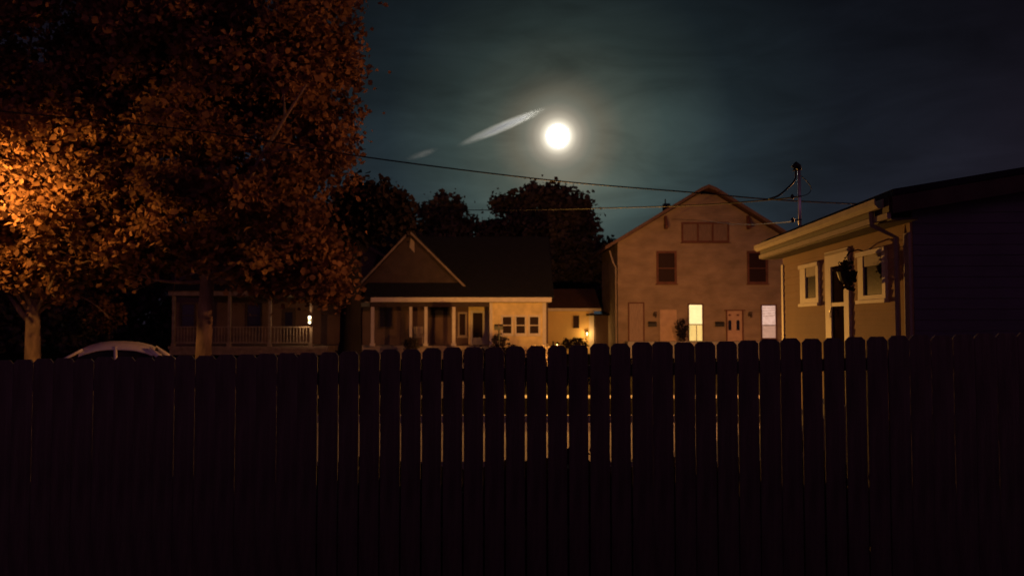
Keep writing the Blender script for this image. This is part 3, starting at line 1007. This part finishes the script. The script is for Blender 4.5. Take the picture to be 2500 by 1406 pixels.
    for a, b in ((1777, 1785), (1797, 1805)):
        xa, xb = X(a), X(b)
        poly = [(xa, Z(806)), (xb, Z(806)), (xb, Z(785))] + [((xa + xb) / 2 + (xb - xa) / 2 * math.cos(R(t)), Z(785) + (xb - xa) / 2 * math.sin(R(t))) for t in range(30, 180, 30)] + [(xa, Z(785))]
        MB().prism_y(poly, -.055, -.046).build('pane', M['glass'], db)
        MB().prism_y([((xa + xb) / 2 + .09 * math.cos(R(t)), Z(769) + .06 * math.sin(R(t))) for t in range(0, 360, 45)], -.055, -.046).build('ornament', M['pale_red'], db)
    # porch deck hidden behind the fence
    MB().box(X(1525), X(1900), -1.2, -.035, .0, .9).build('front_step', M['concrete'], r)
    # letter boxes and lamps fixed to the wall
    for p, q, w_ in ((1582, 1602, 0), (1745, 1767, 0)):
        MB().box(X(p), X(q), -.14, -.003, Z(798) + .02, Z(789)).prism_x([(-.14, Z(789) + .002), (-.003, Z(789) + .002), (-.003, Z(787) + .05)], X(p), X(q)).build('letter_box', M['black'], r)
    for p in (1596, 1828):
        o = MB().box(X(p) - .05, X(p) + .05, -.08, -.003, Z(772), Z(764)).box(X(p) - .02, X(p) + .16, -.12, -.082, Z(764), Z(761)).lathe([(.02, Z(776)), (.06, Z(770)), (.05, Z(765))], (X(p) + .08, -.16), n=8)
        o.build('wall_light', M['darkwood_shade'], r)
    return r


tan_house()


# ------------------------------------------------------------------ right building (buff siding, low gable end toward the camera)
FAR = Vector((px(1913, 15.9), 15.9))
NEAR = Vector((px(2226, 10.1), 10.1))
wd = (NEAR - FAR)
WL = wd.length
wdir = wd.normalized()


def right_building():
    rz = math.atan2(wdir.y, wdir.x)
    r = thing('clapboard_building', 'buff clapboard building with long gutter and white boarded windows at right', 'house', (FAR.x, FAR.y, 0), rz)

    def T(p):
        u = (p - 1250) / 1944
        return (FAR.y * u - FAR.x) / (wdir.x - wdir.y * u)

    def ZZ(p, py):
        Yd = FAR.y + wdir.y * T(p)
        return P(p, py, Yd).z
    top = 3.31
    DEP = 8.4
    # wall with gable end; local x = 0..WL, y = 0..DEP
    pit = math.tan(R(9.2))
    o_ = .33
    MB().prism_x([(0, 0), (DEP, 0), (DEP, top + .24 + o_ * pit), (DEP / 2, top + .24 + (DEP / 2 + o_) * pit), (.02, top + .24 + (.02 + o_) * pit), (.02, top - .05), (0, top - .05)], 0, WL).build('wall', M['buff'], r)
    sd = MB()
    z = .12
    while z < top - .1:
        zt_ = min(z + .135, top - .06)
        sd.prism_x([(-.0015, z), (-.0015, zt_), (-.004, zt_), (-.016, z)], .10, WL - .14)
        z += .136
    sd.build('lap_siding', M['buff'], r)
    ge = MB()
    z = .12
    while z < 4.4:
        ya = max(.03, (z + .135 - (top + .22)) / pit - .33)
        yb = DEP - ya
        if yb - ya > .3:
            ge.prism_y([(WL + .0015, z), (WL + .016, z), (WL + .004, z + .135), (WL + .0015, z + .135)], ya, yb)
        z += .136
    ge.build('gable_shade_siding', M['gable_shade'], r)  # dark sheet over the buff wall, shade painted in as siding colour
    # roof
    o_ = .33
    rf = MB()
    zr = top + .27
    rf.prism_x([(-o_, zr - .02), (-o_, zr + .06), (DEP / 2, zr + .06 + (DEP / 2 + o_) * pit), (DEP / 2, zr - .02 + (DEP / 2 + o_) * pit)][::-1], -.35, WL + .32)
    rf.prism_x([(DEP / 2, zr - .02 + (DEP / 2 + o_) * pit), (DEP / 2, zr + .06 + (DEP / 2 + o_) * pit), (DEP + o_, zr + .06), (DEP + o_, zr - .02)][::-1], -.35, WL + .32)
    rf.build('roof', M['shingle'], r)
    # rake trim toward the camera
    rk = MB()
    x_ = WL + .26
    rk.add([(x_, -o_, zr - .24), (x_, DEP / 2, zr - .24 + (DEP / 2 + o_) * pit), (x_, DEP / 2, zr - .025 + (DEP / 2 + o_) * pit), (x_, -o_, zr - .025),
            (x_ + .04, -o_, zr - .24), (x_ + .04, DEP / 2, zr - .24 + (DEP / 2 + o_) * pit), (x_ + .04, DEP / 2, zr - .025 + (DEP / 2 + o_) * pit), (x_ + .04, -o_, zr - .025)],
           [(0, 1, 2, 3), (7, 6, 5, 4), (0, 4, 5, 1), (1, 5, 6, 2), (2, 6, 7, 3), (3, 7, 4, 0)])
    rk.build('rake_board', M['darkwood_shade'], r)
    # fascia, soffit, gutter
    MB().box(-.35, WL + .25, -o_ - .025, -o_ - .002, top + .045, zr - .025).build('fascia', M['darkwood_shade'], r)  # dark colour stands in for the shadow line below the gutter
    MB().box(-.36, WL + .25, -o_ - .05, -o_ - .002, top - .03, top + .044).build('trim_strip', M['offwhite'], r)
    MB().box(-.35, WL + .25, -o_ + .001, -.002, top - .045, top - .02).build('soffit', M['darkwood_shade'], r)
    g = MB()
    gy = -o_ - .027
    prof = [(gy, zr - .03), (gy, zr - .14), (gy - .03, zr - .155), (gy - .07, zr - .15), (gy - .115, zr - .10), (gy - .12, zr - .03), (gy - .105, zr - .03), (gy - .10, zr - .09), (gy - .06, zr - .135), (gy - .02, zr - .135), (gy - .012, zr - .03)]
    g.prism_x(prof[::-1], -.38, WL + .1)
    g.build('gutter', M['offwhite'], r)
    # downspouts and corner boards
    MB().box(-.03, .10, -.03, -.003, 0, top - .18).build('corner_board', M['white'], r)
    MB().box(WL - .14, WL + .02, -.03, -.003, 0, top - .18).build('corner_board', M['offwhite'], r)
    MB().tube([(WL - .22, -o_ - .06, zr - .15), (WL - .22, -o_ - .06, top - .06), (WL - .20, -.09, top - .22), (WL - .20, -.08, .15), (WL - .20, -.22, .08)], .035, 8).build('downspout', M['offwhite'], r)
    # windows with white boarded upper halves
    for (a, b, t_, bt, ia, ib, it, ibt) in ((1960, 2005, 650, 749, 1973, 1999, 677, 729), (2103, 2171, 613, 742, 2116, 2163, 652, 722)):
        x0_, x1_ = T(a), T(b)
        z1, z0 = (ZZ(a, t_) + ZZ(b, t_ - 12 if a < 2000 else 608)) / 2, ZZ(a, bt)
        zi1, zi0 = ZZ(ia, it), ZZ(ia, ibt)
        xi0, xi1 = T(ia), T(ib)
        f = MB().box(x0_, xi0, -.05, -.001, z0, z1).box(xi1, x1_, -.05, -.001, z0, z1).box(xi0, xi1, -.05, -.001, z0, zi0)
        fo = f.build('window', M['white'], r)
        MB().box(xi0, xi1, -.04, -.001, zi1, z1).build('upper_board', M['offwhite'], fo)
        MB().box(xi0, xi1, -.022, -.001, zi0, zi1).build('pane', M['glass'], fo)
        MB().box(x0_ - .03, x1_ + .03, -.08, -.0515, z0 - .0, z0 + .05).build('sill', M['white'], fo)
        MB().box(x0_ - .03, x1_ + .03, -.075, -.0515, z1 - .07, z1).build('header', M['white'], fo)
    # storm door
    x0_, x1_ = T(2022), T(2080)
    z1 = ZZ(2022, 618)
    xi0, xi1 = T(2036), T(2068)
    zi1 = ZZ(2036, 652)
    zc = ZZ(2036, 744)
    f = MB().box(x0_, xi0, -.05, -.001, .3, z1).box(xi1, x1_, -.05, -.001, .3, z1).box(xi0, xi1, -.05, -.001, zi1, z1)
    fo = f.build('door', M['white'], r)
    MB().box(xi0, xi1, -.045, -.0225, zc - .03, zc + .03).build('crossbar', M['white'], fo)
    MB().box(xi0, xi1, -.022, -.001, zc - 1.15, zi1).build('screen', M['screen'], fo)
    MB().box(xi0, xi1, -.04, -.013, .3, zc - 1.15).build('kick_panel', M['screen'], fo)
    MB().box(x0_ + .02, x1_ - .02, -.06, -.0515, z1 - .06, z1 - .02).build('header', M['offwhite'], fo)
    MB().tube([(xi0 + .06, -.05, zc - .1), (xi0 + .06, -.085, zc - .1), (xi0 + .06, -.085, zc - .2), (xi0 + .06, -.05, zc - .2)], .012, 6).build('handle', M['metal'], fo)
    # bell beside the door
    MB().box(T(2020), T(2027), -.03, -.002, ZZ(2024, 818), ZZ(2024, 805)).build('door_bell', M['black'], r)
    # steps
    st = MB()
    for k in range(4):
        st.box(x0_ - .1, x1_ + .1, -1.2 + .28 * k, -.052, .004 + .18 * k, .18 * (k + 1))
    st.build('steps', M['concrete'], r)
    # window in the dark gable end
    gx = WL
    MB().box(gx + .002, gx + .05, 1.6, 2.5, 1.5, 2.5).build('shutter', M['darkwood_shade'], r)
    return r, T, ZZ


RB, TT, ZZ = right_building()
# hanging basket beside the door
tb = TT(2118)
hp = FAR + wdir * tb
hz = ZZ(2083, 640)
outn = Vector((wdir.y, -wdir.x))
hb = thing('hanging_basket', 'dark hanging basket of trailing plants beside the storm door', 'plant', (hp.x + outn.x * .0, hp.y + outn.y * .0, hz), math.atan2(wdir.y, wdir.x))
MB().tube([(0, -.002, .1), (0, -.12, .14), (0, -.24, .11), (0, -.28, .05)], .012, 6).build('bracket', M['black'], hb)
MB().lathe([(.05, -.36), (.11, -.30), (.14, -.2), (.145, -.18)], (0, -.28), n=12).build('pot', M['black'], hb)
for k in range(3):
    q = R(120 * k + 20)
    MB().tube([(0, -.28, .05), (.13 * math.cos(q), -.28 + .13 * math.sin(q), -.18)], .004, 4).build('chain', M['cable'], hb)
rg = np.random.default_rng(4)
cc = np.array([(rg.normal(0, .07), -.28 + rg.normal(0, .05), -.14 + rg.normal(0, .05)) for _ in range(10)] + [(.1 + rg.normal(0, .03), -.28, -.26 - .05 * i) for i in range(4)] + [(-.08, -.3, -.22 - .07 * i) for i in range(3)])
leaves_mesh('foliage', cc, 360, .032, .055, M['leaf_dark'], hb, rg)

# service mast on the roof
tm = 2.05
mp_ = P(1953, 560, 14.3)
ms = thing('service_mast', 'thin shiny metal conduit mast standing on the clapboard roof', 'mast', (mp_.x, mp_.y, 0))
zt = pz(412, 14.3)
MB().tube([(0, 0, 3.35), (0, 0, zt)], .027, 12).build('pipe', M['conduit'], ms, smooth=True)
MB().lathe([(.055, 3.62), (.05, 3.68), (.027, 3.74)], n=12).build('flashing', M['metal'], ms)
MB().tube([(.012, 0, zt - .03), (-.01, 0, zt + .04), (-.05, 0, zt + .07), (-.09, 0, zt + .03), (-.085, 0, zt - .04)], [.035, .05, .062, .055, .04], 10).build('weatherhead', M['black'], ms, smooth=True)
for z in (pz(480, 14.3), pz(537, 14.3)):
    MB().lathe([(.034, z - .012), (.034, z + .012)], n=10).tube([(-.03, -.0, z), (-.11, 0, z - .01)], .012, 6).lathe([(.012, z - .05), (.03, z - .03), (.03, z + .02), (.012, z + .04)], (-.13, 0), n=8).build('insulator', M['black'], ms)


# ------------------------------------------------------------------ wires
def wire(label, pts, rad):
    """pts: (px, py, depth) joined by a smooth sagging curve"""
    w = [P(*p) for p in pts]
    out = []
    for i in range(len(w) - 1):
        p0 = w[max(0, i - 1)]
        p1, p2 = w[i], w[i + 1]
        p3 = w[min(len(w) - 1, i + 2)]
        for s in range(8):
            t = s / 8
            out.append(.5 * ((2 * p1) + (p2 - p0) * t + (2 * p0 - 5 * p1 + 4 * p2 - p3) * t * t + (-p0 + 3 * p1 - 3 * p2 + p3) * t ** 3))
    out.append(w[-1])
    o = MB().tube(out, rad, 6).build('overhead_cable', M['cable'], smooth=True)
    return tag(o, label, 'cable', 'overhead wires')


wire('long overhead cable sagging from upper left across the sky past the moon', [(-500, 225, 18), (0, 272, 18), (500, 322, 18), (900, 385, 18), (1340, 440, 18), (1700, 471, 18), (1880, 487, 18), (2090, 498, 18), (2300, 505, 18)], .016)
wire('lower thin cable running from the mast behind the round tree', [(1950, 480, 14.3), (1880, 488, 15.0), (1700, 501, 17.0), (1480, 508, 20), (1220, 513, 24), (1000, 511, 28.5), (872, 503, 31)], .014)
wire('thick service loop hanging from the mast head', [(1943, 414, 14.3), (1940, 440, 14.3), (1922, 460, 14.35), (1900, 478, 14.4), (1878, 486, 14.6)], .018)
wire('faint short cable from the lower mast bracket across the tan gable', [(1942, 538, 14.3), (1900, 544, 18), (1800, 548, 26), (1700, 538, 38), (1640, 536, 44.4)], .012)
wire('thin slack loop on the right side of the mast', [(1950, 425, 14.3), (1972, 445, 14.3), (1980, 462, 14.3), (1972, 474, 14.3), (1954, 480, 14.3)], .007)
# utility pole that carries the far cable
up_ = thing('utility_pole', 'dark wooden utility pole in the foliage left of the central house', 'pole', (px(872, 31), 31, 0))
MB().tube([(0, 0, 0), (0, 0, pz(432, 31))], [.17, .12], 12).build('shaft', M['darkbark'], up_, smooth=True)
MB().box(-.5, .5, -.05, .05, pz(470, 31), pz(463, 31)).build('crossarm', M['darkbark'], up_)


# ------------------------------------------------------------------ street lamps out of view, assumed from how the light falls
def assumed_street_lamp(label, head, pole_xy, L, tilt, size=170, blend=.5):
    r = thing('assumed_street_lamp', label, 'street lamp', (pole_xy[0], pole_xy[1], 0), 0, 'assumed street lamps')
    hx, hy, hz_ = head.x - pole_xy[0], head.y - pole_xy[1], head.z
    MB().tube([(0, 0, 0), (0, 0, hz_ + .05)], [.10, .06], 10).build('pole', M['metal'], r, smooth=True)
    MB().tube([(0, 0, hz_ - .3), (hx * .4, hy * .4, hz_ + .10), (hx * .8, hy * .8, hz_ + .14)], .03, 8).build('arm', M['metal'], r, smooth=True)
    h = MB()
    h.lathe([(.10, hz_ + .07), (.17, hz_ + .10), (.13, hz_ + .19), (.03, hz_ + .22)], (hx, hy), n=12)
    hd = h.build('lamp_head', M['metal'], r)
    MB().lathe([(.06, hz_ + .02), (.12, hz_ + .05), (.12, hz_ + .069)], (hx, hy), n=12).build('lens', M['lens'], hd)
    spot('assumed_lamp_light', (hx, hy, hz_ - .08), L[1], L[2], r, tilt, .15, size, blend)
    return r


assumed_street_lamp('assumed sodium street lamp beyond the left edge lighting the orange maple', L_LEFT[0], (-15.8, 19.6), L_LEFT, (.1, .9, -.22))
assumed_street_lamp('assumed sodium street lamp out of sight behind the clapboard building', L_HID[0], (11.6, 22.4), L_HID, (-.55, .2, -.8), 180, .25)
# low post lantern, added unseen behind the fence to light the house walls
pp = L_POST[0]
po = thing('added_post_lantern', 'unseen low post lantern added behind the picket fence to light the walls', 'lantern', (pp.x, pp.y, 0))
MB().tube([(0, 0, 0), (0, 0, pp.z - .16)], .03, 8).build('post', M['black'], po)
MB().lathe([(.05, pp.z - .19), (.30, pp.z - .15), (.30, pp.z - .13)], n=8).build('base', M['black'], po)  # widened to keep the lamplight off the lawn
MB().lathe([(.12, pp.z + .13), (.05, pp.z + .19), (.01, pp.z + .22)], n=6).build('cap', M['black'], po)
for k in range(3):
    q = R(120 * k + 90)
    MB().box(-.006, .006, -.006, .006, pp.z - .13, pp.z + .13).build('strut', M['black'], po).location = (.075 * math.cos(q), .075 * math.sin(q), 0)
MB().box(-.16, -.14, -.38, .30, pp.z - .28, pp.z + .24).build('side_shield', M['black'], po)  # added plate, blocks lantern light toward the trees on the left
light('added_post_light', (0, 0, pp.z), L_POST[1], L_POST[2], po, .05)


# ------------------------------------------------------------------ parked car
def car():
    Yc = 20.0
    cx = px(268, Yc)
    r = thing('parked_car', 'pale parked sedan showing only its roof above the fence at left', 'car', (cx, Yc, 0), R(17))
    r.scale = (.86, .92, .975)
    # local x: front is -x. body sections
    def loft(secs, name, m, parent, smooth=True):
        b = MB()
        n = len(secs[0])
        vs = [v for s in secs for v in s]
        fs = []
        for i in range(len(secs) - 1):
            for k in range(n):
                fs.append((i * n + k, (i + 1) * n + k, (i + 1) * n + (k + 1) % n, i * n + (k + 1) % n))
        fs.append(tuple(range(n)))
        fs.append(tuple(reversed(range((len(secs) - 1) * n, len(secs) * n))))
        b.add(vs, fs)
        return b.build(name, m, parent, smooth)
    W = .88
    body = [(-2.38, .42, .62, .62), (-2.30, .30, .72, .78), (-1.9, .24, .84, .86), (-1.2, .22, .93, .88), (-.9, .22, .98, .88), (0, .22, .98, .88), (1.1, .22, .99, .88), (1.7, .24, .99, .87), (2.2, .30, .95, .82), (2.34, .42, .85, .70)]
    secs = []
    for x, zb, zt_, w in body:
        secs.append([(x, -w * .86, zt_), (x, -w * .97, zt_ - .10), (x, -w, (zb + zt_) / 2 + .04), (x, -w * .97, zb + .08), (x, -w * .85, zb),
                     (x, w * .85, zb), (x, w * .97, zb + .08), (x, w, (zb + zt_) / 2 + .04), (x, w * .97, zt_ - .10), (x, w * .86, zt_)])
    loft(secs, 'body', M['carpaint'], r)
    # glasshouse
    gh = [(-1.25, .955, .72), (-.55, 1.36, .60), (-.2, 1.44, .58), (.3, 1.46, .58), (.8, 1.43, .57), (1.15, 1.35, .56), (1.75, .98, .68)]
    secs = []
    for x, zt_, w in gh:
        wb = .76
        secs.append([(x, -wb, .95), (x, -w, zt_ - .03), (x, -w * .85, zt_), (x, w * .85, zt_), (x, w, zt_ - .03), (x, wb, .95)])
    gl_ = loft(secs, 'windows', M['glass'], r, False)
    # roof skin
    rs = [(-.66, 1.335), (-.5, 1.40), (-.2, 1.475), (.1, 1.50), (.4, 1.50), (.8, 1.47), (1.1, 1.40), (1.26, 1.33)]
    b = MB()
    cols_ = [-.66, -.60, -.36, 0, .36, .60, .66]
    dz = [-.15, -.07, .01, .035, .01, -.07, -.15]
    vs = [(x, y, z + d + .02) for x, z in rs for y, d in zip(cols_, dz)]
    vs += [(x, y, z + d - .015) for x, z in rs for y, d in zip(cols_, dz)]
    n = len(cols_)
    N = len(rs) * n
    fs = []
    for i in range(len(rs) - 1):
        for k in range(n - 1):
            a = i * n + k
            fs.append((a, a + n, a + n + 1, a + 1))
            fs.append((a + N + 1, a + n + N + 1, a + n + N, a + N))
        fs.append((i * n, i * n + N, (i + 1) * n + N, (i + 1) * n))
        fs.append(((i + 1) * n - 1, (i + 2) * n - 1, (i + 2) * n - 1 + N, (i + 1) * n - 1 + N))
    fs.append(tuple(range(n)) + tuple(reversed(range(N, N + n))))
    b.add(vs, fs)
    b.build('roof', M['carpaint'], r, True)
    for s in (-1, 1):
        MB().tube([(-1.28, s * .755, .96), (-.9, s * .69, 1.18), (-.56, s * .61, 1.36)], [.04, .036, .034], 8).build('pillar', M['carpaint'], r, True)
        MB().tube([(.32, s * .765, .95), (.30, s * .69, 1.2), (.27, s * .605, 1.42)], [.05, .05, .045], 8).build('pillar', M['carpaint'], r, True)
        MB().tube([(1.70, s * .75, .97), (1.45, s * .69, 1.16), (1.16, s * .60, 1.36)], [.085, .075, .06], 8).build('pillar', M['carpaint'], r, True)
        MB().lathe([(.02, .93), (.08, .96), (.09, 1.03), (.05, 1.06)], (-.95, s * .92), n=10).build('side_mirror', M['carpaint'], r, True)
        MB().box(-2.36, -2.24, s * .62 - .13, s * .62 + .13, .60, .72).build('headlight', M['glass'], r)
        MB().box(2.24, 2.36, s * .60 - .13, s * .60 + .13, .66, .80).build('tail_light', M['shingle_red'], r)
        for x in (-1.45, 1.40):
            w = MB()
            w.lathe([(.24, -.10), (.31, -.095), (.325, -.05), (.325, .05), (.31, .095), (.24, .10)], n=24)
            w.v = [(vx + x, vz + s * .80, vy + .325) for vx, vy, vz in w.v]
            wo_ = w.build('wheel', M['tyre'], r, True)
            h = MB().lathe([(.20, -.104), (.235, -.09), (.235, .09), (.20, .104)], n=16)
            h.v = [(vx + x, vz + s * .805, vy + .325) for vx, vy, vz in h.v]
            h.build('rim', M['metal'], wo_)
    MB().tube([(-.86, -.02, 1.24), (-.86, .14, 1.24)], .03, 6).build('rear_view_mirror', M['offwhite'], r)
    return r


car()

# ------------------------------------------------------------------ picket fence
D0, TILT, PITCHX, X0 = 5.72, .035, .15, -.05
fence = thing('picket_fence', 'tall dark board fence of dog eared pickets across the yard', 'fence', (0, D0, 0), -math.atan(TILT))
rnd = random.Random(5)
fw_cache = {}


def ztop(x):
    return 1.822 + .0285 * x


cosT = math.cos(math.atan(TILT))
wide = {19: .003, 20: .001, 21: .001, -4: .013, -3: .013, -2: .013, -1: .013, 0: .014, 1: .015, 2: .014, 3: .014, 4: .013, 5: .012, 6: .012, -9: .011, -8: .009, -7: .011, -6: .008, -5: .010, 7: .001, 8: .009, 9: .006, 10: .009, 11: .007, 12: .009, 14: .011, 15: .014, 16: .014, 17: .008, 18: .008, 13: .004}
gaps = {}
for i in range(-32, 42):
    gaps[i] = wide.get(i, rnd.choice([.0006, .001, .002, .003]))
for i in range(-31, 41):
    xa = (X0 + i * PITCHX) / cosT + gaps[i] / 2
    xb = (X0 + (i + 1) * PITCHX) / cosT - gaps[i + 1] / 2
    xm = (xa + xb) / 2
    w = xb - xa
    zt_ = ztop(xm) + rnd.uniform(-.006, .006)
    c1, c2 = rnd.uniform(.022, .03), rnd.uniform(.022, .03)
    poly = [(-w / 2, .03), (w / 2, .03), (w / 2, zt_ - c2 * 1.1), (w / 2 - c2, zt_), (-w / 2 + c1, zt_), (-w / 2, zt_ - c1 * 1.1)]
    b = MB().prism_y(poly, 0, .016)
    o = b.build('picket', M['fence'], fence)
    o.location = (xm, rnd.uniform(0, .002), 0)
    o.rotation_euler = (0, R(rnd.uniform(-.06, .06)), 0)
for z in (1.585, .45):
    b = MB()
    xs = (-4.75, 6.2)
    b.add([(x, y, zz + .0285 * x + dz_) for x in xs for y in (.019, .057) for zz, dz_ in ((z, 0), (z, .088))],
          [(0, 1, 3, 2), (4, 6, 7, 5), (0, 4, 5, 1), (2, 3, 7, 6), (1, 5, 7, 3), (0, 2, 6, 4)])
    b.build('rail', M['fence'], fence)
for x in (-4.6, -2.2, .2, 2.6, 5.0):
    MB().box(x - .045, x + .045, .059, .149, 0, ztop(x) - .1).build('post', M['fence'], fence)


# ------------------------------------------------------------------ unseen house added behind the viewpoint to block the rear glow
hh = thing('blocker_house', 'unseen brick house added behind the camera to shade the fence and gable', 'house', (0, -1.6, 0))
MB().box(-8, 9, -8, 0, 0, 4.6).build('wall', mat('dark_brick', (.10, .055, .045), .9, .25, 6, .4, 30), hh)
MB().prism_x([(-8.5, 4.5), (.5, 4.5), (.5, 4.62), (-4, 6.6), (-8.5, 4.62)], -8.5, 9.5).build('roof', M['shingle'], hh)
for a_ in (-5, 3.5):
    win_f = MB().box(a_, a_ + 1.2, .001, .07, 1.1, 2.4).build('window', M['white'], hh)
    MB().box(a_ + .09, a_ + 1.11, .0705, .075, 1.19, 2.31).build('pane', M['glass'], win_f)
dr = MB().box(-.5, .5, .001, .06, .3, 2.35).build('door', M['darkwood_shade'], hh)
MB().lathe([(.01, 1.28), (.03, 1.30), (.03, 1.33), (.01, 1.35)], (.4, .09), n=8).build('handle', M['metal'], dr)
